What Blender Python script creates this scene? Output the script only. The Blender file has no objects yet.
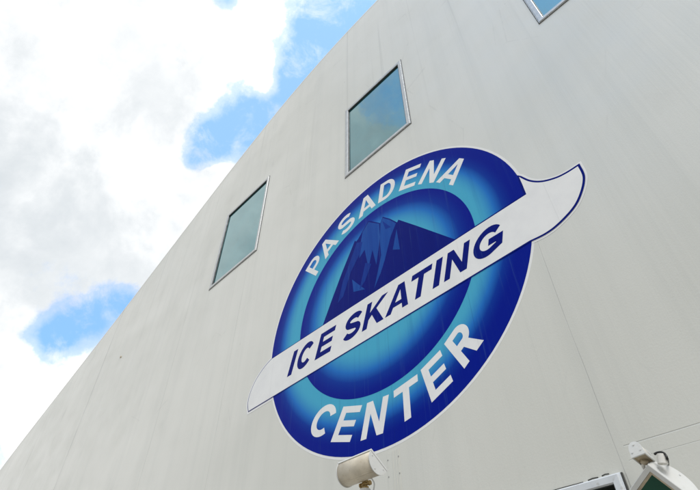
import bpy, bmesh, math, random
from mathutils import Vector, Matrix
from mathutils.geometry import tessellate_polygon
random.seed(7)
sc = bpy.context.scene
col = sc.collection
R = math.radians

# ------------------------------------------------------------------ helpers
def link(name, bm, mat, parent=None, loc=None, smooth=False, matrix=None):
    me = bpy.data.meshes.new(name)
    bmesh.ops.recalc_face_normals(bm, faces=bm.faces[:])
    bm.to_mesh(me); bm.free()
    if smooth:
        for p in me.polygons: p.use_smooth = True
    o = bpy.data.objects.new(name, me); col.objects.link(o)
    for m in (mat if isinstance(mat, (list, tuple)) else [mat]): me.materials.append(m)
    if parent is not None: o.parent = parent
    if loc is not None: o.location = loc
    if matrix is not None: o.matrix_local = matrix
    return o

def tag(o, label=None, cat=None, group=None, kind=None):
    if label: o['label'] = label
    if cat: o['category'] = cat
    if group: o['group'] = group
    if kind: o['kind'] = kind
    return o

def empty(name, loc=(0, 0, 0)):
    o = bpy.data.objects.new(name, None); col.objects.link(o); o.location = loc
    o.empty_display_size = .2
    return o

def add_plate(bm, loops, y0, y1):
    """loops (first = outline, others = holes) in x,z; a solid plate from y0 (front) to y1 (back)."""
    flat = [p for l in loops for p in l]
    tris = tessellate_polygon([[Vector((p[0], p[1], 0)) for p in l] for l in loops])
    F = [bm.verts.new((p[0], y0, p[1])) for p in flat]
    B = [bm.verts.new((p[0], y1, p[1])) for p in flat]
    for t in tris:
        try:
            bm.faces.new([F[i] for i in t]); bm.faces.new([B[i] for i in reversed(t)])
        except ValueError: pass
    k = 0
    for l in loops:
        n = len(l)
        for i in range(n):
            a, b = k + i, k + (i + 1) % n
            bm.faces.new((F[a], F[b], B[b], B[a]))
        k += n
    return bm

def plate(name, loops, y0, y1, mat, parent=None, loc=None):
    return link(name, add_plate(bmesh.new(), loops, y0, y1), mat, parent, loc)

def add_box(bm, c, s, rot=None):
    r = bmesh.ops.create_cube(bm, size=1)
    M = Matrix.Translation(Vector(c)) @ (rot.to_4x4() if rot else Matrix.Identity(4)) @ Matrix.Diagonal((s[0], s[1], s[2], 1))
    bmesh.ops.transform(bm, matrix=M, verts=r['verts'])
    return r['verts']

def add_cyl(bm, a, b, r0, r1=None, n=24):
    a, b = Vector(a), Vector(b)
    if r1 is None: r1 = r0
    d = b - a
    q = d.to_track_quat('Z', 'Y').to_matrix().to_4x4()
    r = bmesh.ops.create_cone(bm, cap_ends=True, segments=n, radius1=r0, radius2=r1, depth=d.length)
    bmesh.ops.transform(bm, matrix=Matrix.Translation((a + b) / 2) @ q, verts=r['verts'])

def add_tube(bm, pts, r, n=10):
    pts = [Vector(p) for p in pts]; rings = []
    up = Vector((0.13, .2, 1)).normalized()
    for i, p in enumerate(pts):
        t = (pts[min(i + 1, len(pts) - 1)] - pts[max(i - 1, 0)]).normalized()
        a = t.cross(up).normalized(); b = t.cross(a)
        rings.append([bm.verts.new(p + a * r * math.cos(2 * math.pi * k / n) + b * r * math.sin(2 * math.pi * k / n)) for k in range(n)])
    for A, B in zip(rings, rings[1:]):
        for k in range(n): bm.faces.new((A[k], A[(k + 1) % n], B[(k + 1) % n], B[k]))
    bm.faces.new(rings[0]); bm.faces.new(rings[-1][::-1])

def bevel(o, w, seg=2):
    m = o.modifiers.new('bevel', 'BEVEL'); m.width = w; m.segments = seg; m.limit_method = 'ANGLE'; m.angle_limit = R(35)
    return o

# ------------------------------------------------------------------ materials
class NT:
    def __init__(s, tree): s.t = tree; s.n = tree.nodes; s.l = tree.links
    def new(s, typ, **kw):
        n = s.n.new(typ)
        for k, v in kw.items(): setattr(n, k, v)
        return n
    def put(s, sock, v):
        if hasattr(v, 'is_output') or isinstance(v, bpy.types.NodeSocket): s.l.new(v, sock)
        else: sock.default_value = v
    def math(s, op, a, b=0.0, c=None, clamp=False):
        n = s.new('ShaderNodeMath', operation=op, use_clamp=clamp)
        s.put(n.inputs[0], a); s.put(n.inputs[1], b)
        if c is not None: s.put(n.inputs[2], c)
        return n.outputs[0]
    def rng(s, v, a, b, c=0.0, d=1.0, smooth=True):
        n = s.new('ShaderNodeMapRange'); n.interpolation_type = 'SMOOTHSTEP' if smooth else 'LINEAR'
        s.put(n.inputs[0], v)
        for i, q in enumerate((a, b, c, d)): s.put(n.inputs[i + 1], q)
        return n.outputs[0]
    def mix(s, f, a, b, blend='MIX'):
        n = s.new('ShaderNodeMix', data_type='RGBA', blend_type=blend)
        s.put(n.inputs[0], f); s.put(n.inputs[6], a); s.put(n.inputs[7], b)
        return n.outputs[2]
    def noise(s, vec, scale, detail=4, rough=.5, dist=0.0):
        n = s.new('ShaderNodeTexNoise'); s.put(n.inputs['Vector'], vec)
        n.inputs['Scale'].default_value = scale; n.inputs['Detail'].default_value = detail
        n.inputs['Roughness'].default_value = rough; n.inputs['Distortion'].default_value = dist
        return n.outputs['Fac']
    def mapping(s, vec, scale=(1, 1, 1), loc=(0, 0, 0)):
        n = s.new('ShaderNodeMapping'); s.put(n.inputs[0], vec)
        n.inputs['Scale'].default_value = scale; n.inputs['Location'].default_value = loc
        return n.outputs[0]
    def xyz(s, vec):
        n = s.new('ShaderNodeSeparateXYZ'); s.put(n.inputs[0], vec); return n.outputs
    def bump(s, h, strength, dist):
        n = s.new('ShaderNodeBump'); n.inputs['Strength'].default_value = strength; n.inputs['Distance'].default_value = dist
        s.put(n.inputs['Height'], h); return n.outputs[0]

def material(name):
    m = bpy.data.materials.new(name); m.use_nodes = True
    t = NT(m.node_tree); b = m.node_tree.nodes['Principled BSDF']
    co = t.new('ShaderNodeTexCoord').outputs['Object']
    return m, t, b, co

def rgba(c): return (c[0], c[1], c[2], 1)

def paint(name, c, rough=.45, var=.12, scale=8, metallic=0.0, dirt=None, spec=.5):
    """painted / plain surface with mottling, fine grain and optional dirt blotches"""
    m, t, b, co = material(name)
    n1 = t.noise(co, scale, 5, .6)
    dark = rgba([x * (1 - var) for x in c]); lite = rgba([min(1, x * (1 + var * .5)) for x in c])
    cc = t.mix(t.rng(n1, .3, .7), dark, lite)
    if dirt:
        n2 = t.noise(co, scale * 2.7, 6, .7)
        cc = t.mix(t.rng(n2, .56, .72, 0, .8), cc, rgba(dirt))
    t.put(b.inputs['Base Color'], cc)
    t.put(b.inputs['Roughness'], t.rng(n1, .2, .8, rough - .06, rough + .08))
    b.inputs['Metallic'].default_value = metallic
    b.inputs['Specular IOR Level'].default_value = spec
    t.put(b.inputs['Normal'], t.bump(t.noise(co, scale * 14, 3, .6), .12, .002))
    return m

def wall_material():
    m, t, b, co = material('painted_wall_panels')
    x, y, z = t.xyz(co)
    x = t.math('SUBTRACT', x, 3.72)                                   # building origin is at x = -3.72
    big = t.noise(co, .22, 4, .55, .6)
    st = t.noise(t.mapping(co, (2.2, 1, .07)), 1.6, 6, .62)          # long vertical weather streaks
    fine = t.noise(t.mapping(co, (16, 1, .12)), 1.4, 4, .6)           # fine roller / rib lines
    blot = t.noise(co, 1.4, 6, .65)
    c = t.mix(t.rng(big, .3, .7), (.595, .592, .535, 1), (.675, .668, .612, 1))
    c = t.mix(t.rng(st, .42, .72, 0, .20), c, (.46, .47, .43, 1))
    c = t.mix(t.rng(fine, .55, .8, 0, .16), c, (.45, .46, .43, 1))
    c = t.mix(t.rng(blot, .58, .8, 0, .22), c, (.44, .44, .40, 1))
    # scattered specks and scuffs
    vo = t.new('ShaderNodeTexVoronoi'); t.put(vo.inputs['Vector'], co); vo.inputs['Scale'].default_value = .9
    sp = t.rng(vo.outputs['Distance'], .010, .022, 1, 0)
    c = t.mix(t.math('MULTIPLY', sp, .35), c, (.25, .25, .23, 1))
    vo2 = t.new('ShaderNodeTexVoronoi'); t.put(vo2.inputs['Vector'], t.mapping(co, (1, 1, .6))); vo2.inputs['Scale'].default_value = 2.7
    c = t.mix(t.math('MULTIPLY', t.rng(vo2.outputs['Distance'], .02, .05, 1, 0), t.rng(big, .45, .7, .05, .30)), c, (.36, .36, .32, 1))
    # run-off drips: narrow, start under the roof edge and fade downward
    dr = t.noise(t.mapping(co, (5.5, 1, .05)), 1.0, 3, .7)
    drm = t.math('MULTIPLY', t.rng(dr, .60, .70), t.rng(z, 6.5, 14.5, 0.0, .38))
    c = t.mix(drm, c, (.37, .37, .33, 1))
    # panel joints: vertical pair seen in the photo, others far apart, one horizontal at right
    wob = t.math('MULTIPLY', t.math('SUBTRACT', t.noise(co, .6, 2), .5), .05)
    xx = t.math('ADD', x, wob)
    J = None
    for jx, w in ((-15.30, .034), (-1.315, .0032), (-7.35, .004), (-9.9, .005), (-19.6, .014)):
        d = t.math('ABSOLUTE', t.math('SUBTRACT', xx, jx))
        k = t.rng(d, w * .4, w * 1.6, 1, 0)
        k = t.math('MULTIPLY', k, t.rng(z, 4.6, 6.6, 1, .12)) if jx == -1.315 else k
        J = k if J is None else t.math('MAXIMUM', J, k)
    zz = t.math('ADD', z, wob)
    for jz, w in ((3.135, .0035), (3.03, .002)):
        d = t.math('ABSOLUTE', t.math('SUBTRACT', zz, jz))
        k = t.math('MULTIPLY', t.rng(d, w * .4, w * 1.6, 1, 0), t.math('GREATER_THAN', x, -1.25))
        J = t.math('MAXIMUM', J, k)
    brk = t.rng(t.noise(co, 1.1, 3), .35, .6, .25, .6)
    c = t.mix(t.math('MULTIPLY', J, brk), c, (.33, .335, .31, 1))
    # fine craze lines
    vc = t.new('ShaderNodeTexVoronoi', feature='DISTANCE_TO_EDGE'); t.put(vc.inputs['Vector'], t.mapping(co, (1, 1, .5))); vc.inputs['Scale'].default_value = .55
    ck = t.math('MULTIPLY', t.rng(vc.outputs['Distance'], .0, .006, 1, 0), t.rng(blot, .5, .62, 0, .22))
    c = t.mix(ck, c, (.36, .36, .33, 1))
    t.put(b.inputs['Base Color'], c)
    t.put(b.inputs['Roughness'], t.rng(blot, .3, .7, .30, .40))
    b.inputs['Specular IOR Level'].default_value = 1.0
    h = t.math('ADD', t.math('MULTIPLY', t.noise(co, 55, 4, .6), .25), t.math('MULTIPLY', fine, .4))
    h = t.math('ADD', h, t.math('MULTIPLY', t.noise(t.mapping(co, (1, 1, .35)), .8, 3), 1.2))
    h = t.math('SUBTRACT', h, t.math('MULTIPLY', J, .8))
    t.put(b.inputs['Normal'], t.bump(h, .35, .01))
    return m

# printed vinyl: blues graded by radius from the emblem's centre, as printed on the sign
NAVY = (.0005, .010, .25); CYAN = (.070, .39, .58)
LOGO_R, SY = 2.368, .95
def vinyl(name, kind):
    m, t, b, co = material(name)
    x, y, z = t.xyz(co)
    streak = t.noise(t.mapping(co, (7, 1, .25)), 1.5, 5, .6)
    if kind in ('ring', 'disc'):
        zz = t.math('DIVIDE', z, SY)
        r = t.math('SQRT', t.math('ADD', t.math('MULTIPLY', x, x), t.math('MULTIPLY', zz, zz)))
        r = t.math('DIVIDE', r, LOGO_R)                      # 1 at the outline
        off = t.math('MULTIPLY', t.math('SUBTRACT', t.math('MULTIPLY', z, .6), t.math('MULTIPLY', x, .8)), .014 if kind == 'ring' else .008)
        r = t.math('SUBTRACT', r, off)
        f = t.rng(r, .740, .965) if kind == 'ring' else t.rng(r, .42, .700)
        cr = t.new('ShaderNodeValToRGB'); t.put(cr.inputs[0], f)
        e = cr.color_ramp.elements
        e[0].color = rgba(CYAN); e[1].color = rgba(NAVY)
        q = e.new(.45); q.color = (.018, .16, .52, 1)
        q = e.new(.75); q.color = (.003, .038, .31, 1)
        c = cr.outputs[0]
        c = t.mix(t.rng(streak, .5, .8, 0, .18), c, (.006, .03, .22, 1))
    elif kind == 'navy': c = t.mix(t.rng(streak, .4, .8, 0, .6), (.0004, .007, .17, 1), (.001, .011, .21, 1))
    elif kind == 'facet': c = t.mix(t.rng(streak, .3, .7), (.008, .058, .31, 1), (.012, .080, .36, 1))
    elif kind == 'facet_dark': c = t.mix(t.rng(streak, .3, .7), (.003, .026, .24, 1), (.006, .040, .28, 1))
    elif kind == 'white': c = t.mix(t.rng(t.noise(co, 3, 5, .6), .35, .75), (.82, .82, .81, 1), (.76, .76, .76, 1))
    sx = t.math('ADD', t.math('DIVIDE', t.math('ADD', x, t.math('MULTIPLY', t.noise(co, .5, 2), .03)), 1.22), .37)
    sd = t.math('ABSOLUTE', t.math('SUBTRACT', t.math('FRACT', sx), .5))
    c = t.mix(t.rng(sd, .0015, .004, .22, 0), c, (.01, .03, .12, 1) if kind != 'white' else (.50, .50, .50, 1))
    c = t.mix(t.rng(t.noise(t.mapping(co, (14, 1, .3)), 1.2, 5, .7), .55, .75, 0, .16), c, (.10, .22, .38, 1) if kind != 'white' else (.58, .58, .56, 1))
    t.put(b.inputs['Base Color'], c)
    t.put(b.inputs['Roughness'], t.rng(t.noise(co, 5, 4), .3, .7, .30, .38))
    b.inputs['Specular IOR Level'].default_value = .04
    h = t.math('ADD', t.noise(t.mapping(co, (1, 1, .3)), 2.2, 3), t.math('MULTIPLY', t.noise(t.mapping(co, (9, 1, .15)), 1.4, 3), .35))
    t.put(b.inputs['Normal'], t.bump(h, .10, .008))
    return m

def glass(name, base, ior, rough=.02, tint=(.70, .98, 1, 1)):
    m, t, b, co = material(name)
    n = t.noise(co, 1.3, 5, .6)
    t.put(b.inputs['Base Color'], t.mix(t.rng(n, .3, .7), rgba([v * .75 for v in base]), rgba([v * 1.25 for v in base])))
    dust = t.noise(t.mapping(co, (3, 1, .7)), 3, 6, .7)
    t.put(b.inputs['Roughness'], t.rng(dust, .5, .85, rough, rough + .05))
    b.inputs['IOR'].default_value = ior
    b.inputs['Specular Tint'].default_value = tint
    t.put(b.inputs['Normal'], t.bump(t.noise(co, .9, 2), .10, .02))
    return m

def ground_material():
    m, t, b, co = material('concrete_paving')
    n = t.noise(co, .35, 6, .6); g = t.noise(co, 30, 5, .7)
    c = t.mix(n, (.27, .255, .225, 1), (.36, .345, .31, 1))
    c = t.mix(t.rng(g, .4, .7, 0, .3), c, (.20, .19, .17, 1))
    x, y, z = t.xyz(co)
    fx = t.math('ABSOLUTE', t.math('SUBTRACT', t.math('FRACT', t.math('DIVIDE', x, 3.0)), .5))
    fy = t.math('ABSOLUTE', t.math('SUBTRACT', t.math('FRACT', t.math('DIVIDE', y, 3.0)), .5))
    j = t.math('MINIMUM', fx, fy)
    c = t.mix(t.rng(j, .002, .005, .8, 0), c, (.09, .085, .08, 1))
    t.put(b.inputs['Base Color'], c); b.inputs['Roughness'].default_value = .85
    t.put(b.inputs['Normal'], t.bump(g, .3, .01))
    return m

M_WALL = wall_material()
M_TRIM = paint('painted_edge_trim', (.58, .585, .555), .45, .12, 1.5, dirt=(.45, .45, .41))
M_ROOF = paint('roof_membrane', (.6, .6, .58), .6, .15, 1)
M_ALU = paint('brushed_aluminium', (.50, .51, .51), .34, .15, 9, metallic=.35, dirt=(.42, .42, .40))
M_GASKET = paint('black_rubber_gasket', (.012, .018, .018), .5, .2, 10)
M_WHITE = paint('white_enamel', (.66, .665, .65), .32, .06, 6, dirt=(.60, .58, .53))
M_WINW = paint('white_window_paint', (.70, .73, .76), .4, .08, 6, dirt=(.5, .5, .48))
M_FLOOD = paint('aged_cream_enamel', (.72, .70, .65), .38, .10, 7, dirt=(.50, .42, .31))
M_TAN = paint('sun_yellowed_bezel', (.52, .44, .32), .5, .25, 12, dirt=(.2, .15, .1))
M_BRASS = paint('weathered_brass', (.42, .29, .12), .45, .4, 60, metallic=.6, dirt=(.06, .045, .03))
M_BLACK = paint('black_rubber', (.015, .015, .015), .5, .3, 20)
M_CAULK = paint('dark_sealant', (.05, .05, .045), .7, .3, 20)
M_FLOOD_TAN = paint('enamel_bounce_tan', (.66, .59, .47), .40, .16, 7, dirt=(.42, .32, .19))  # tan puts the belly's shade and warm ground bounce into the enamel, plus brown dirt
M_SEAL = paint('grey_sealant', (.13, .13, .12), .7, .35, 14)
M_GREY = paint('grey_hammered_metal', (.30, .30, .29), .5, .2, 30, dirt=(.15, .13, .1))
M_GLASS = glass('teal_reflective_glass', (.006, .075, .090), 3.2, .004)
M_GREEN = glass('green_lamp_glass', (.006, .045, .028), 1.5, .12, (.6, 1, .8, 1))
M_DARKGLASS = glass('dark_glass_brown_reflection', (.075, .060, .032), 1.5, .05, (1, .95, .8, 1))  # brown base stands in for a warm reflection in dark glass
V_RING = vinyl('vinyl_blue_ring', 'ring'); V_DISC = vinyl('vinyl_blue_disc', 'disc')
V_NAVY = vinyl('vinyl_navy', 'navy'); V_WHITE = vinyl('vinyl_white', 'white')
V_FACET = vinyl('vinyl_facet_blue', 'facet'); V_FACET2 = vinyl('vinyl_facet_dark', 'facet_dark')

# ------------------------------------------------------------------ ground
bm = bmesh.new()
bmesh.ops.create_grid(bm, x_segments=2, y_segments=2, size=1500)
g = link('ground', bm, ground_material()); tag(g, kind='structure')

# ------------------------------------------------------------------ building
D = 4.0; H0 = 1.6                       # metres from camera to the wall, eye height
def P(u, v): return (u * D, v * D + H0)
bld = empty('ice_rink_building', (-3.72, 0, 0))
tag(bld, 'pale grey painted hall wall under a curved roofline, with square teal windows', 'building')
BX = -3.72                                # arch axis
ARCH = [(-6.0, 1.817), (-5.5, 2.036), (-5.0, 2.23), (-4.5, 2.421), (-4.0, 2.614), (-3.6, 2.777), (-3.2, 2.946), (-2.8, 3.114), (-2.4, 3.275), (-2.0, 3.412),
        (-1.7, 3.495), (-1.4, 3.552), (-1.15, 3.578), (-.93, 3.584)]
def arch_pts():
    L = [(x * D, z * D + H0) for x, z in ARCH]
    s = (L[1][1] - L[0][1]) / (L[1][0] - L[0][0])
    x, z = L[0]; ext = []
    while z > 3.2:
        s *= 1.09; x -= 1.0; z -= s; ext.append((x, z))
    ext.append((x - 1.2, 0.0))
    L = ext[::-1] + L
    # Catmull-Rom smoothing
    out = []
    full = L + [(2 * BX - a, b) for a, b in L[::-1][1:]]
    for i in range(len(full) - 1):
        p0 = Vector(full[max(i - 1, 0)]); p1 = Vector(full[i]); p2 = Vector(full[i + 1]); p3 = Vector(full[min(i + 2, len(full) - 1)])
        for k in range(4):
            u = k / 4
            out.append(tuple(.5 * ((2 * p1) + (p2 - p0) * u + (2 * p0 - 5 * p1 + 4 * p2 - p3) * u * u + (3 * p1 - p0 - 3 * p2 + p3) * u ** 3)))
    out.append(full[-1])
    return [(a - BX, max(b, 0)) for a, b in out]
arch = arch_pts()
def inset(pts, d):
    r = []
    for i, p in enumerate(pts):
        a = Vector(pts[max(i - 1, 0)]); b = Vector(pts[min(i + 1, len(pts) - 1)])
        t = (b - a).normalized(); n = Vector((t.y, -t.x))
        r.append((p[0] + n.x * d, max(p[1] + n.y * d, 0)))
    return r
WIN = [('W1', -1.064, -.655, 1.885, 2.485), ('W2', -2.238, -1.768, 1.905, 2.565), ('W3', -.047, .36, 1.838, 2.44)]
openings = []
for _, x0, x1, z0, z1 in WIN:
    a = P(x0, z0); b = P(x1, z1); openings.append((a[0] - BX, a[1], b[0] - BX, b[1]))
WD = (-3.3 - BX, .95, -1.335 - BX, 2.972)
FW = .085
holes = [[(a + FW * .6, b + FW * .6), (c - FW * .6, b + FW * .6), (c - FW * .6, d - FW * .6), (a + FW * .6, d - FW * .6)] for a, b, c, d in openings + [WD]]
plate('front_wall', [inset(arch, .21)] + holes, 0, .30, M_WALL, bld)
# rounded edge trim following the arch
inn = inset(arch, .30)
bm = bmesh.new()
prof = [(0.0, .24), (0.0, .15), (.015, .09), (.045, .045), (.09, .016), (.14, .002), (.19, -.0015), (.24, -.002), (.25, .003)]   # (inset, y)
rings = []
for d, y in prof:
    rings.append([bm.verts.new((p[0], y, p[1])) for p in inset(arch, d)])
for A, B in zip(rings, rings[1:]):
    for i in range(len(A) - 1): bm.faces.new((A[i], A[i + 1], B[i + 1], B[i]))
link('edge_trim', bm, M_WALL, bld, smooth=True)
# vault roof going back from the wall
bm = bmesh.new()
o1 = inset(arch, -.015); A = [bm.verts.new((p[0], .16, p[1])) for p in o1]; B = [bm.verts.new((p[0], 62, p[1])) for p in o1]
C = [bm.verts.new((p[0], 62, p[1])) for p in inset(arch, .28)]; E_ = [bm.verts.new((p[0], .31, p[1])) for p in inset(arch, .28)]
for a, b in ((A, B), (B, C), (C, E_), (E_, A)):
    for i in range(len(A) - 1): bm.faces.new((a[i], a[i + 1], b[i + 1], b[i]))
link('roof', bm, M_ROOF, bld, smooth=False)
plate('rear_wall', [inset(arch, .35)], 61.6, 61.9, M_WALL, bld)

def window_unit(rect, mat_frame, mat_glass, depth=.016, fw=FW, proud=.022, bolts=True, label=None):
    a, b, c, d = rect
    bm = bmesh.new()
    # mitred frame face, slightly sloping inward
    def ring(i, y): return [bm.verts.new((x, y, z)) for x, z in ((a + i, b + i), (c - i, b + i), (c - i, d - i), (a + i, d - i))]
    rr = [ring(0, .02), ring(0, -proud * .45), ring(.012, -proud * .5), ring(.016, -proud), ring(fw * .9, -proud * .9), ring(fw, -proud * .6), ring(fw, .055), ring(fw * .62, .055)]
    for A, B in zip(rr, rr[1:]):
        for k in range(4): bm.faces.new((A[k], A[(k + 1) % 4], B[(k + 1) % 4], B[k]))
    if bolts:
        for (x0, z0, x1, z1) in ((a, b, c, b), (a, d, c, d), (a, b, a, d), (c, b, c, d)):
            n = int(max(abs(x1 - x0), abs(z1 - z0)) / .14)
            for i in range(n + 1):
                t_ = i / n
                add_cyl(bm, (x0 + (x1 - x0) * t_, 0.005, z0 + (z1 - z0) * t_), (x0 + (x1 - x0) * t_, -.013, z0 + (z1 - z0) * t_), .009, .007, 8)
    f = link('window', bm, mat_frame, bld)
    if label: f['label'] = label
    bm = bmesh.new()
    i0, i1 = fw + .001, fw + .016
    def ring2(i, y): return [bm.verts.new((x, y, z)) for x, z in ((a + i, b + i), (c - i, b + i), (c - i, d - i), (a + i, d - i))]
    rr = [ring2(i0, -proud * .5), ring2(i0 + .006, -proud * .5), ring2(i1, depth * .5), ring2(i1, depth + .02), ring2(i0, depth + .02), ring2(i0, -proud * .5)]
    for A, B in zip(rr, rr[1:]):
        for k in range(4): bm.faces.new((A[k], A[(k + 1) % 4], B[(k + 1) % 4], B[k]))
    link('gasket', bm, M_GASKET, f)
    bm = bmesh.new()
    def ring3(i, y): return [bm.verts.new((x, y, z)) for x, z in ((a - i, b - i), (c + i, b - i), (c + i, d + i), (a - i, d + i))]
    rr = [ring3(.0005, .001), ring3(.0005, -.010), ring3(.007, -.006), ring3(.013, .001)]
    for A, B in zip(rr, rr[1:]):
        for k in range(4): bm.faces.new((A[k], A[(k + 1) % 4], B[(k + 1) % 4], B[k]))
    if bolts: link('sealant', bm, M_SEAL, f)
    else: bm.free()
    j = fw + .009
    plate('pane', [[(a + j, b + j), (c - j, b + j), (c - j, d - j), (a + j, d - j)]], depth, depth + .012, mat_glass, f)
    return f
for r in openings: window_unit(r, M_ALU, M_GLASS)
f = window_unit(WD, M_WINW, M_DARKGLASS, depth=.08, fw=.066, proud=.05, bolts=False, label='low white framed window, dark glass with a brown reflection in its colour')
# cracked sealant bead along the head of the low window
bm = bmesh.new()
for x0, x1, z in ((-2.0, -1.62, 2.977), (-1.58, -1.50, 2.98), (-1.47, -1.415, 2.983)):
    add_tube(bm, [(x0 - BX, -.012, z), ((x0 + x1) / 2 - BX, -.016, z + .003), (x1 - BX, -.012, z + .001)], .003 if x1 < -1.55 else .0045, 6)
add_tube(bm, [(-1.328 - BX, -.012, 2.97), (-1.326 - BX, -.012, 2.6), (-1.328 - BX, -.012, 1.9), (-1.328 - BX, -.012, 1.0)], .008, 6)
link('sealant', bm, M_CAULK, f)

# little dark fixing left on the wall, lower left
bm = bmesh.new(); add_cyl(bm, (-13.76 - BX, 0, 9.58), (-13.76 - BX, -.02, 9.58), .04, .03, 12)
link('wall_anchor', bm, M_TAN, bld)

# ------------------------------------------------------------------ emblem on the wall
CX, CZ = P(-.9015, 1.1235)
logo = empty('wall_emblem', (CX, 0, CZ))
logo.scale = (1, .34, 1)
tag(logo, 'round blue emblem lettered PASADENA ICE SKATING CENTER, white skate blade across a mountain', 'sign')
S = D                                   # emblem units -> metres
def ell(rad, n=128, a0=0, a1=360):
    return [(rad * S * math.cos(R(a0 + (a1 - a0) * i / n)), SY * rad * S * math.sin(R(a0 + (a1 - a0) * i / n))) for i in range(n)]
def smooth(pts, n=6, closed=False):
    out = []; m = len(pts)
    for i in range(m - 1):
        p0 = Vector(pts[max(i - 1, 0)]); p1 = Vector(pts[i]); p2 = Vector(pts[i + 1]); p3 = Vector(pts[min(i + 2, m - 1)])
        for k in range(n):
            u = k / n
            out.append(tuple(.5 * ((2 * p1) + (p2 - p0) * u + (2 * p0 - 5 * p1 + 4 * p2 - p3) * u * u + (3 * p1 - p0 - 3 * p2 + p3) * u ** 3)))
    out.append(tuple(pts[-1])); return out
def sc_(pts): return [(x * S, z * S) for x, z in pts]
RO = .592
plate('white_backing', [ell(RO + .008)], -.003, -.0005, V_WHITE, logo)
plate('blue_ring', [ell(RO)], -.006, -.0035, V_RING, logo)
plate('inner_disc', [ell(.4135)], -.009, -.0065, V_DISC, logo)
mount = [(-.292, -.04), (-.233, .077), (-.178, .180), (-.104, .303), (-.098, .292), (-.086, .298), (-.028, .356), (-.012, .345), (.036, .296), (.050, .321), (.085, .282), (.117, .237),
         (.125, .245), (.20, .155), (.331, -.006), (.36, -.04)]
mo = plate('mountain', [sc_(mount)], -.012, -.0095, V_NAVY, logo)
fac = [(V_FACET, [(-.060, .318), (-.026, .350), (.030, .297), (.030, .225), (.004, .100), (-.012, .185), (-.036, .110), (-.052, .215), (-.082, .190), (-.072, .27)]),
       (V_FACET, [(.036, .292), (.050, .314), (.082, .279), (.112, .236), (.082, .190), (.066, .150), (.045, .095), (.024, .052), (-.012, -.002), (.008, .060), (.030, .130), (.028, .20)]),
       (V_FACET, [(.112, .205), (.118, .097), (.086, .118)]),
       (V_FACET, [(-.122, .108), (-.057, .022), (-.115, .044)]),
       (V_FACET2, [(-.094, .282), (-.062, .265), (-.078, .212), (-.128, .150), (-.17, .055), (-.20, .04), (-.172, .13)]),
       (V_FACET2, [(-.050, .145), (-.020, .120), (-.055, .06), (-.085, .035)])]
for k, (mt, pp) in enumerate(fac): plate('mountain_facet', [sc_(pp)], -.0128 - k * .0005, -.0125 - k * .0005, mt, mo)
plate('mountain_facet', [sc_([(.046, .300), (.086, .236), (.060, .244)])], -.0165, -.0160, V_FACET2, mo)
# banner shaped like a skate blade
left = smooth([(-.590, -.024), (-.622, -.036), (-.655, -.055), (-.690, -.087), (-.713, -.130), (-.718, -.170), (-.706, -.205)], 5)
right = smooth([(.556, -.178), (.600, -.182), (.640, -.175), (.690, -.152), (.722, -.118), (.742, -.078), (.744, -.034)], 6)
wing = smooth([(.744, -.034), (.712, -.034), (.680, -.028), (.642, -.009), (.612, .022), (.590, .064)], 6)
banner = left + right + wing[1:] + [(RO * math.cos(R(3)), RO * SY * math.sin(R(3))), (.5915, -.017), (-.2, -.020)]
def smooth3(pts, n=5):
    out = []; m = len(pts)
    for i in range(m - 1):
        p0, p1, p2, p3 = pts[max(i - 1, 0)], pts[i], pts[i + 1], pts[min(i + 2, m - 1)]
        for k in range(n):
            u = k / n
            out.append(.5 * ((2 * p1) + (p2 - p0) * u + (2 * p0 - 5 * p1 + 4 * p2 - p3) * u * u + (3 * p1 - p0 - 3 * p2 + p3) * u ** 3))
    out.append(pts[-1]); return out
def grow(pts, d0):
    n = len(pts); A = sum(pts[i][0] * pts[(i + 1) % n][1] - pts[(i + 1) % n][0] * pts[i][1] for i in range(n)); sg = 1 if A > 0 else -1
    out = []
    for i in range(n):
        p = Vector(pts[i]); e0 = (p - Vector(pts[i - 1])).normalized(); e1 = (Vector(pts[(i + 1) % n]) - p).normalized()
        n0 = Vector((e0.y, -e0.x)) * sg; n1 = Vector((e1.y, -e1.x)) * sg
        b = (n0 + n1)
        if b.length < 1e-4: b = n0
        b.normalize(); d = d0(p.x) if callable(d0) else d0; k = d / max(.45, b.dot(n0)); out.append(tuple(p + b * k))
    return out
plate('white_backing', [sc_(grow(banner, .0125))], -.0055, -.0032, V_WHITE, logo)
plate('banner_outline', [sc_(grow(banner, lambda x: .0030 + .0035 * min(1, max(0, (x - .45) / .2))))], -.0185, -.0150, V_NAVY, logo)
ban = plate('blade_banner', [sc_(banner)], -.0215, -.0190, V_WHITE, logo)

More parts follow.
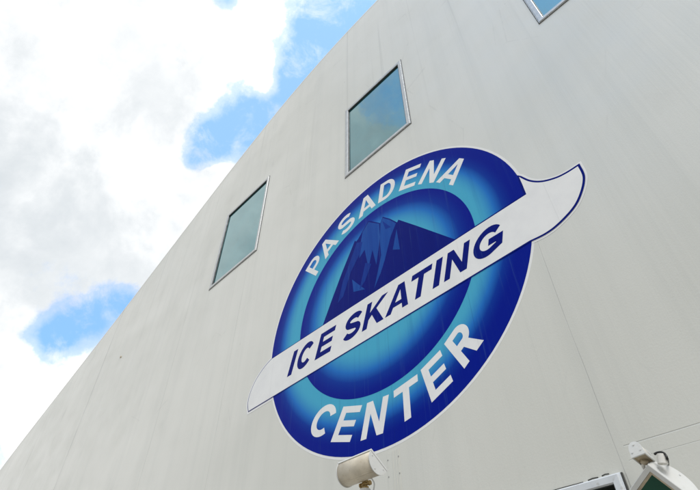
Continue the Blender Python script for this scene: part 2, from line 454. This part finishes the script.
# ---- letters (unit cap height), bold sans
def arc(cx, cy, rx, ry, a0, a1, n=10): return [(cx + rx * math.cos(R(a0 + (a1 - a0) * i / n)), cy + ry * math.sin(R(a0 + (a1 - a0) * i / n))) for i in range(n + 1)]
def stroke(c, w, wv=None):
    L, Rr = [], []
    for i, p in enumerate(c):
        p = Vector(p)
        e0 = (p - Vector(c[i - 1])).normalized() if i else (Vector(c[1]) - p).normalized()
        e1 = (Vector(c[i + 1]) - p).normalized() if i < len(c) - 1 else e0
        n0 = Vector((-e0.y, e0.x)); n1 = Vector((-e1.y, e1.x)); b = (n0 + n1).normalized(); k = w / 2 / max(.4, b.dot(n0))
        L.append(tuple(p + b * k)); Rr.append(tuple(p - b * k))
    return [L + Rr[::-1]]
def glyph(ch, w, s):
    h = s / 2
    if ch == 'I': return [[(0, 0), (w, 0), (w, 1), (0, 1)]]
    if ch == 'T': return [[(w / 2 - h, 0), (w / 2 + h, 0), (w / 2 + h, 1 - s * .9), (w, 1 - s * .9), (w, 1), (0, 1), (0, 1 - s * .9), (w / 2 - h, 1 - s * .9)]]
    if ch == 'E':
        t = s * .88
        return [[(0, 0), (w, 0), (w, t), (s, t), (s, .5 - t * .42), (w * .93, .5 - t * .42), (w * .93, .5 + t * .5), (s, .5 + t * .5), (s, 1 - t), (w * .98, 1 - t), (w * .98, 1), (0, 1)]]
    if ch == 'N': return [[(0, 0), (s * .95, 0), (s * .95, .66), (w - s * 1.02, 0), (w, 0), (w, 1), (w - s * .95, 1), (w - s * .95, .35), (s * 1.02, 1), (0, 1)]]
    if ch == 'K': return [[(0, 0), (s, 0), (s, .31), (s + .13, .45), (w - s * 1.25, 0), (w + .02, 0), (s + .30, .62), (w - .01, 1), (w - s * 1.28, 1), (s, .58), (s, 1), (0, 1)]]
    if ch == 'A':
        a = s * 1.2; b = s * 1.08; ia = .80
        X = lambda y: b + (w / 2 - b) * y / ia
        return [[(0, 0), (b, 0), (X(.20), .20), (w - X(.20), .20), (w - b, 0), (w, 0), (w / 2 + a / 2, 1), (w / 2 - a / 2, 1)],
                [(X(.36), .36), (w / 2, ia - .02), (w - X(.36), .36)]]
    if ch == 'D':
        r = w * .55
        return [[(0, 0)] + arc(w - r, .5, r, .5, -90, 90, 14) + [(0, 1)],
                [(s, s * .85)] + arc(w - r, .5, r - s, .5 - s * .85, -90, 90, 14) + [(s, 1 - s * .85)]]
    if ch in 'PR':
        b0 = .38 if ch == 'P' else .42; cy = (1 + b0) / 2; ry = (1 - b0) / 2; t = s * .82
        r = ry * 1.05; cx = w * .97 - r
        if ch == 'P': out = [(0, 0), (s, 0), (s, b0)] + arc(cx, cy, r, ry, -90, 90, 12) + [(0, 1)]
        else: out = [(0, 0), (s, 0), (s, b0 - .02), (cx * .78, b0 - .02), (w - s * 1.18, 0), (w + .04, 0), (cx + s * .62, b0 + .03)] + arc(cx, cy, r, ry, -62, 90, 12) + [(0, 1)]
        return [out, [(s, b0 + t)] + arc(cx, cy, r - s, ry - t, -90, 90, 12) + [(s, 1 - t)]]
    if ch == 'C': return stroke(arc(w / 2, .5, w / 2 - h, .51 - h, 38, 322, 26), s)
    if ch == 'G': return stroke(arc(w / 2, .5, w / 2 - h, .51 - h, 38, 298, 24) + [(w - h, .235), (w - h, .45), (w * .52, .45)], s * .97)
    if ch == 'S':
        rx = w / 2 - h; ry = .25 - h * .48
        top = arc(w / 2, 1.0 - h * .95 - ry, rx * .96, ry, 22, 232, 14)
        bot = arc(w / 2, h * .95 + ry, rx, ry, 52, -158, 14)
        return stroke(top + bot, s * .96)
def place_letter(ch, w, s, f, y0, parent, mat):
    g_ = glyph(ch, w, s)
    # keep hole orientation irrelevant: the tessellator handles it
    plate('letter', [[tuple(c * S for c in f(x, y)) for x, y in l] for l in g_], y0 - .0022, y0, mat, parent)
CAP = .1125
ring_obj = [o for o in logo.children if o.name.startswith('blue_ring')][0]
R0 = .4375
def on_ring(ang, w, capr, flip=False, rbase=None, adj=0):
    a = math.atan2(math.sin(R(ang)) / SY, math.cos(R(ang)))
    rad = Vector((math.cos(a), math.sin(a))); tan = Vector((math.sin(a), -math.cos(a)))   # clockwise
    if flip: tan = -tan
    def f(x, y):
        r = rbase - y * capr if flip else rbase + y * capr
        p = rad * r + tan * ((x - w / 2 + (y - .5) * (.20 if flip else .03)) * CAP)
        return (p.x, p.y * SY)
    return f
for ch, ang, w in (('P', 136.2, .78), ('A', 124.6, .88), ('S', 109.4, .84), ('A', 94.2, .88), ('D', 79.8, .76), ('E', 64.6, .74), ('N', 50.8, .76), ('A', 37.0, .90)):
    place_letter(ch, w, .195, on_ring(ang, w, .1085, False, R0), -.0065, ring_obj, V_WHITE)
for ch, ang, w in (('C', -123.0, .92), ('E', -108.8, .78), ('N', -94.2, .78), ('T', -79.2, .82), ('E', -65.3, .73), ('R', -51.6, .76)):
    place_letter(ch, w, .215, on_ring(ang, w, .1115, True, .5475), -.0065, ring_obj, V_WHITE)
CB = .0975
for ch, x0, wd in (('I', -.474, .025), ('C', -.430, .086), ('E', -.317, .083), ('S', -.178, .086), ('K', -.077, .098), ('A', .030, .099), ('T', .127, .084), ('I', .228, .025), ('N', .272, .084), ('G', .374, .103)):
    w = wd / CB
    y_b = -.1545 + .008 * (x0 + .5)
    place_letter(ch, w, .235, (lambda x0, y_b: lambda x, y: (x0 + x * CB + y * .031, y_b + y * CB))(x0, y_b), -.0220, ban, V_NAVY)

# ------------------------------------------------------------------ floodlights
def floodlight(name, pos, axis, face_n, L, rad, belly, mat, lens, rim=.016, cap_th=.008, squash=1.0, bez=.8, capm=None):
    """half-round housing: axis along local X, open face towards local +Z, belly towards -Z"""
    root = empty(name, pos)
    ax = Vector(axis).normalized(); fn = Vector(face_n); fn = (fn - ax * fn.dot(ax)).normalized(); cr = fn.cross(ax)
    root.rotation_euler = Matrix((ax, cr, fn)).transposed().to_euler()
    n = 20
    def prof(r, b, z0=0): return [(-r * math.cos(math.pi * i / n), z0 - b * max(0, math.sin(math.pi * i / n)) ** squash) for i in range(n + 1)]
    bm = bmesh.new()
    A = [bm.verts.new((-L / 2, y, z)) for y, z in prof(rad, belly)]; B = [bm.verts.new((L / 2, y, z)) for y, z in prof(rad, belly)]
    A2 = [bm.verts.new((-L / 2, y, z)) for y, z in prof(rad - .006, belly - .006)]; B2 = [bm.verts.new((L / 2, y, z)) for y, z in prof(rad - .006, belly - .006)]
    for i in range(n):
        bm.faces.new((A[i], A[i + 1], B[i + 1], B[i])); bm.faces.new((A2[i + 1], A2[i], B2[i], B2[i + 1]))
    for X, Y in ((A, A2), (B, B2)):
        for i in range(n): bm.faces.new((X[i], Y[i], Y[i + 1], X[i + 1]))
    bm.faces.new((A[0], B[0], B2[0], A2[0])); bm.faces.new((A[-1], A2[-1], B2[-1], B[-1]))
    # cooling seam ridge
    add_box(bm, (0, 0, -belly - .001), (L * .96, .008, .005))
    body = link('housing', bm, mat, root, smooth=False)
    for p in body.data.polygons: p.use_smooth = len(p.vertices) == 4 and abs(p.normal.x) < .5
    for sg in (-1, 1):
        bm = bmesh.new()
        x0, x1 = sg * (L / 2 + .0005), sg * (L / 2 + cap_th)
        pr = prof(rad + .005, belly + .005)
        F = [bm.verts.new((x1, y, z)) for y, z in pr]; G = [bm.verts.new((x0, y, z)) for y, z in pr]
        bm.faces.new(F); bm.faces.new(G[::-1])
        for i in range(len(pr)): bm.faces.new((F[i], F[(i + 1) % len(pr)], G[(i + 1) % len(pr)], G[i]))
        for yy, zz in ((-.72 * rad, -.18 * belly), (.72 * rad, -.18 * belly), (0, -.8 * belly)):
            add_cyl(bm, (x1, yy, zz), (x1 + sg * .004, yy, zz), .006, n=8)
        link('end_cap', bm, capm or mat, root)
    # rim frame round the glass
    bm = bmesh.new()
    hx, hy = L / 2 + cap_th + .003, rad + .008
    def rg(i, z): return [bm.verts.new((x, y, z)) for x, y in ((-hx + i, -hy + i), (hx - i, -hy + i), (hx - i, hy - i), (-hx + i, hy - i))]
    rr = [rg(0, .001), rg(0, .018), rg(.003, .022), rg(rim, .022), rg(rim + .002, .018), rg(rim + .002, .001)]
    rr.append(rr[0])
    for X, Y in zip(rr, rr[1:]):
        for k in range(4): bm.faces.new((X[k], X[(k + 1) % 4], Y[(k + 1) % 4], Y[k]))
    fr = link('rim', bm, capm or mat, root)
    bm = bmesh.new()
    def rg2(i, z): return [bm.verts.new((x, y, z)) for x, y in ((-hx + i, -hy + i), (hx - i, -hy + i), (hx - i, hy - i), (-hx + i, hy - i))]
    a = rim + .003; rr = [rg2(a, .002), rg2(a, .017), rg2(a + rim * bez, .010), rg2(a + rim * bez, .002)]; rr.append(rr[0])
    for X, Y in zip(rr, rr[1:]):
        for k in range(4): bm.faces.new((X[k], X[(k + 1) % 4], Y[(k + 1) % 4], Y[k]))
    link('bezel', bm, M_TAN, root)
    bm = bmesh.new(); i = a + rim * bez - .002
    add_box(bm, (0, 0, .0055), (2 * (hx - i), 2 * (hy - i), .005))
    link('lens', bm, lens, root)
    bpy.context.view_layer.update()
    return root
def world_part(root, name, bm, mat, smooth=False):
    """bm is in world coordinates; parent it under root keeping its place"""
    M = Matrix.LocRotScale(root.location, root.rotation_euler, None).inverted()
    bmesh.ops.transform(bm, matrix=M, verts=bm.verts)
    return link(name, bm, mat, root, smooth=smooth)

# A: big uplight under the emblem, axis along the wall, glass tipped up at the sign
pa = Vector((-3.355, -.62, 3.405))
A_ = floodlight('floodlight', pa, (1, 0, 0), (0, .55, .83), .42, .115, .122, M_FLOOD_TAN, M_GREEN, rim=.02, capm=M_WHITE)
tag(A_, 'cream half-round floodlight below the blue emblem, tipped up on a brass knuckle', 'floodlight', 'floodlights along the foot of the wall')
kx = pa.x - .02
bm = bmesh.new()
add_cyl(bm, (kx, -.56, 3.325), (kx, -.56, 3.285), .030, n=6)
add_cyl(bm, (kx, -.56, 3.285), (kx, -.56, 3.265), .022, n=16)
add_cyl(bm, (kx - .045, -.56, 3.275), (kx + .05, -.56, 3.275), .016, n=12)
add_cyl(bm, (kx - .06, -.56, 3.275), (kx - .045, -.56, 3.275), .024, n=6)
add_cyl(bm, (kx + .05, -.56, 3.275), (kx + .066, -.56, 3.275), .024, n=6)
add_cyl(bm, (kx, -.56, 3.255), (kx, -.56, 3.230), .034, n=6)
world_part(A_, 'knuckle', bm, M_BRASS)
bm = bmesh.new()
add_cyl(bm, (kx, -.56, 3.230), (kx, -.56, 2.75), .05, n=20)
add_tube(bm, [(kx, -.56, 2.76), (kx, -.56, 2.66), (kx, -.53, 2.60), (kx, -.46, 2.57), (kx, -.2, 2.57), (kx, -.02, 2.57)], .045, 14)
add_cyl(bm, (kx, -.03, 2.57), (kx, .0, 2.57), .11, n=20)
world_part(A_, 'mounting_pole', bm, M_WHITE)
bm = bmesh.new()
add_tube(bm, smooth3([pa + Vector((.10, .02, -.118)), pa + Vector((.115, .04, -.16)), pa + Vector((.09, .05, -.22)), pa + Vector((.04, .06, -.30)), pa + Vector((.035, .06, -.5)), pa + Vector((.035, .10, -.75))]), .0065, 8)
world_part(A_, 'cable', bm, M_WHITE, smooth=True)

# surveyed camera frame (world directions of its right, up and back axes), also used to set out the fittings low at the right
CAM = Vector((0, -D, H0)); FPX = 502.13
cR = Vector((.69274853, .72117378, -.00280001)); cU = Vector((.50835517, -.48555693, .71120284)); cB = Vector((.51154128, -.49410813, -.70298128))
def ray(x, y): return cR * (x - 350) - cU * (y - 245) - cB * FPX
def stand(x, y, off):                    # point on that line of sight standing off metres in front of the wall
    r = ray(x, y); return CAM + r * ((D - off) / r.y)
def frame(x, y, d1, d2, k1):
    """two perpendicular directions in space that are seen running along d1 and d2"""
    w = ray(x, y).normalized()
    q1 = cR * d1[0] - cU * d1[1]; q2 = cR * d2[0] - cU * d2[1]
    k2 = -(q1.dot(q2) + k1 * w.dot(q2)) / (q1.dot(w) + k1)
    e1 = (q1 + w * k1).normalized(); e2 = (q2 + w * k2).normalized(); fn = e1.cross(e2)
    if fn.dot(w) > 0: fn = -fn
    return e1, e2, fn

# B: large floodlight with green glass
e1, e2, fn = frame(655, 478, (-.59, .81), (.8, .6), .55)
LB, RB = .40, .150
corner = stand(648, 466.5, .45)
pB = corner + e1 * (LB / 2) + e2 * RB - fn * .02
B_ = floodlight('floodlight', pB, e1, fn, LB, RB, .15, M_FLOOD, M_GREEN, rim=.030, bez=.5, capm=M_WHITE)
tag(B_, 'large white floodlight with dark green glass, at the low right beside the framed window', 'floodlight', 'floodlights along the foot of the wall')
bm = bmesh.new()
q = pB - fn * .14
add_cyl(bm, q, q - fn * .06, .03, n=16)
add_tube(bm, [q - fn * .05, Vector((q.x + .02, -.28, q.z - .08)), Vector((q.x + .04, -.15, q.z - .12)), Vector((q.x + .04, -.01, q.z - .12))], .025, 12)
add_cyl(bm, (q.x + .04, -.035, q.z - .12), (q.x + .04, 0, q.z - .12), .075, n=20)
world_part(B_, 'mounting_arm', bm, M_WHITE)
# lug with its black cable over the housing's shoulder
bm = bmesh.new()
l0 = stand(663, 464, .40); l1 = stand(661, 454.3, .40)
add_cyl(bm, l0, l1, .030, .024, n=16); add_cyl(bm, l1, l1 + (l1 - l0).normalized() * .008, .018, .008, n=16)
world_part(B_, 'bracket_lug', bm, M_FLOOD, smooth=False)
bm = bmesh.new()
pp = [stand(654.3, 454.6, .41), stand(656.5, 453.0, .41), stand(660, 452.2, .41), stand(663.5, 452.8, .41), stand(665.8, 455.2, .41), stand(667.4, 458.8, .41), stand(668, 463, .30), stand(668, 470, .2)]
add_tube(bm, [Vector(p) for p in smooth3(pp)], .0068, 8)
world_part(B_, 'cable', bm, M_BLACK, smooth=True)

# C: small hooded light on a knuckle
e1, e2, fn = frame(638, 452, (.78, .62), (.93, -.37), .85)
LC, RC = .12, .037
c0 = stand(637.6, 453.3, .50)
pC = c0 + e1 * (LC / 2)
C_ = floodlight('sensor_light', pC, e1, fn, LC, RC, .070, M_FLOOD, M_TAN, capm=M_WHITE, rim=.006, cap_th=.006, squash=.62, bez=.6)
tag(C_, 'small white round-hooded sensor light just above the green-glass floodlight', 'sensor light')
bm = bmesh.new()
s0 = pC + fn * .012 + e1 * .02; s1 = stand(643, 466, .40); s2 = stand(652, 480, .20)
add_cyl(bm, s0, s0.lerp(s1, .55), .024, .022, n=16)
world_part(C_, 'knuckle', bm, M_TAN)
bm = bmesh.new()
add_tube(bm, [s0.lerp(s1, .5), s1, s2, Vector((s2.x + .02, -.25, s2.z - .12)), Vector((s2.x + .02, -.01, s2.z - .14))], .012, 10)
world_part(C_, 'mounting_arm', bm, M_FLOOD)

# painted cable cover strip with screws, beside the cream floodlight
cc = empty('cable_cover', (-3.50, 0, 3.0))
tag(cc, 'thin wall-coloured cable cover strip with screws, right of the cream floodlight', 'cable cover')
bm = bmesh.new()
add_box(bm, (0, -.002, -.72), (.17, .004, 3.0)); add_box(bm, (-.005, -.0055, -.72), (.008, .003, 3.0)); add_box(bm, (.035, -.0055, -.72), (.008, .003, 3.0)); add_box(bm, (.065, -.0055, -.72), (.008, .003, 3.0))
link('strip', bm, M_WALL, cc)
for k in range(8):
    for sx in (-.075, .075):
        bm = bmesh.new(); add_cyl(bm, (sx, -.004, .70 - k * .17), (sx, -.008, .70 - k * .17), .006, n=8)
        link('screw', bm, M_GREY, cc)

# ------------------------------------------------------------------ camera, sky, sun
cd = bpy.data.cameras.new('camera'); co_ = bpy.data.objects.new('camera', cd); col.objects.link(co_)
cd.sensor_width = 36; cd.lens = FPX / 700 * 36; cd.clip_start = .05; cd.clip_end = 5000
m = Matrix((cR, cU, cB)).transposed().to_4x4(); m.translation = CAM; co_.matrix_world = m
sc.camera = co_

SUN_EL, SUN_AZ = R(62), None
sun_dir = Vector((.75, -.42, 1.15)).normalized()          # towards the sun
sl = bpy.data.lights.new('sun', 'SUN'); sl.energy = 1.2; sl.angle = R(25); sl.color = (1, .98, .95)
so = bpy.data.objects.new('sun', sl); col.objects.link(so)
so.rotation_euler = sun_dir.to_track_quat('Z', 'Y').to_euler()

wd = bpy.data.worlds.new('World'); sc.world = wd; wd.use_nodes = True
t = NT(wd.node_tree); bg = wd.node_tree.nodes['Background']
sky = t.new('ShaderNodeTexSky'); sky.sky_type = 'NISHITA'; sky.sun_disc = False
sky.sun_elevation = math.asin(sun_dir.z); sky.sun_rotation = math.atan2(sun_dir.x, sun_dir.y)
sky.air_density = 1.0; sky.dust_density = .6; sky.ozone_density = 1.5
dirv = t.new('ShaderNodeTexCoord').outputs['Generated']
def blob(c, s_):
    d = t.new('ShaderNodeVectorMath', operation='DISTANCE'); t.put(d.inputs[0], dirv); d.inputs[1].default_value = Vector(c).normalized()
    q = t.math('DIVIDE', d.outputs['Value'], s_)
    return t.math('EXPONENT', t.math('MULTIPLY', t.math('MULTIPLY', q, q), -1.0))
def total(L):
    s_ = None
    for c, w_, r_ in L:
        v = t.math('MULTIPLY', blob(c, r_), w_); s_ = v if s_ is None else t.math('ADD', s_, v)
    return s_
gaps = total([
    ((-.246, .240, .939), .75, .085), ((-.302, .235, .925), .50, .060), ((-.379, .245, .894), .50, .058), ((-.42, .255, .87), .45, .06),
    ((-.477, .232, .850), .50, .055), ((-.527, .210, .824), .55, .050), ((-.572, .180, .800), .50, .038), ((-.598, .180, .780), .34, .024),
    ((-.860, .134, .492), .62, .034), ((-.836, .163, .525), .68, .034), ((-.804, .205, .560), .66, .040), ((-.945, .115, .310), .70, .034), ((-.379, .070, .924), .30, .022),
    ((-.285, -.395, .87), .32, .07), ((.05, -.50, .87), .8, .22), ((.6, .3, .6), .5, .3),
    ((-.448, .219, .867), -.42, .030), ((-.42, .19, .885), -.30, .03), ((-.600, .235, .765), -.35, .028), ((-.766, .067, .64), -.25, .05), ((-.539, .225, .81), -.22, .018), ((-.50, .235, .835), -.16, .014), ((-.36, .235, .90), -.12, .016), ((-.826, .183, .545), -.20, .013), ((-.845, .150, .508), -.22, .016), ((-.812, .20, .545), -.16, .018)])
base_n = t.noise(dirv, 3.2, 12, .56, .15)
fine_n = t.noise(dirv, 11, 10, .62, .3)
dens = t.math('ADD', t.math('MULTIPLY', base_n, .75), t.math('MULTIPLY', fine_n, .42))
dens = t.math('SUBTRACT', t.math('ADD', dens, .12), gaps)
dens = t.math('ADD', dens, t.math('MULTIPLY', t.math('SUBTRACT', t.noise(dirv, 24, 9, .68), .5), t.math('ADD', .25, t.math('MAXIMUM', gaps, 0.0))))
cl = t.rng(dens, .38, .62)
wisp = t.noise(dirv, 13, 10, .68, .3)
thin = t.math('ADD', t.rng(dens, .15, .50, 0, .40), t.rng(wisp, .48, .70, 0, .42))
cover = t.math('MINIMUM', t.math('MAXIMUM', cl, thin), 1.0)
greys = total([((-.746, .002, .666), .55, .17), ((-.69, -.11, .72), .38, .16), ((-.80, .07, .60), .16, .09), ((-.635, -.316, .705), .12, .2), ((-.93, .05, .40), .50, .09), ((-.88, .02, .47), .35, .06)])
gn = t.noise(dirv, 4.5, 9, .58, .2)
gk = t.math('MULTIPLY', t.math('ADD', t.math('MULTIPLY', greys, .70), t.rng(gn, .36, .66, 0, .75)), t.rng(gn, .25, .6, .35, 1.1))
gk = t.math('ADD', gk, t.rng(t.noise(dirv, 13, 9, .62, .2), .42, .72, 0, .28))
CW = 7.7
tex = t.math('MULTIPLY', t.math('SUBTRACT', t.noise(dirv, 8, 12, .62, .5), .5), .9)
gk = t.math('MAXIMUM', t.math('ADD', t.math('MULTIPLY', gk, .95), t.math('MULTIPLY', tex, t.math('ADD', gk, .25))), 0.0)
gk = t.math('SUBTRACT', 1.0, t.math('EXPONENT', t.math('MULTIPLY', gk, -1.25)))
ccol = t.mix(gk, (CW, CW * .995, CW * .985, 1), (CW * .46, CW * .50, CW * .53, 1))
dimming_bank = total([((.25, -.95, .18), .72, .55), ((-.45, -.88, .12), .6, .45), ((.9, -.2, .25), .5, .5)])  # unseen dark cloud low behind the camera, added to dim the lower wall
ccol = t.mix(t.math('MINIMUM', dimming_bank, .8), ccol, (CW * .10, CW * .115, CW * .13, 1))
skyc = t.mix(1.0, sky.outputs[0], (2.6, 2.85, 2.6, 1), 'MULTIPLY')
dz = t.xyz(dirv)[2]
skyc = t.mix(t.rng(dz, .35, .85), t.mix(1.0, skyc, (.50, .58, .78, 1), 'MULTIPLY'), skyc)
t.put(bg.inputs['Color'], t.mix(cover, skyc, ccol))
bg.inputs['Strength'].default_value = .10

sc.view_settings.view_transform = 'Standard'; sc.view_settings.look = 'None'
sc.view_settings.exposure = .86; sc.view_settings.gamma = 1; sc.view_settings.use_curve_mapping = False
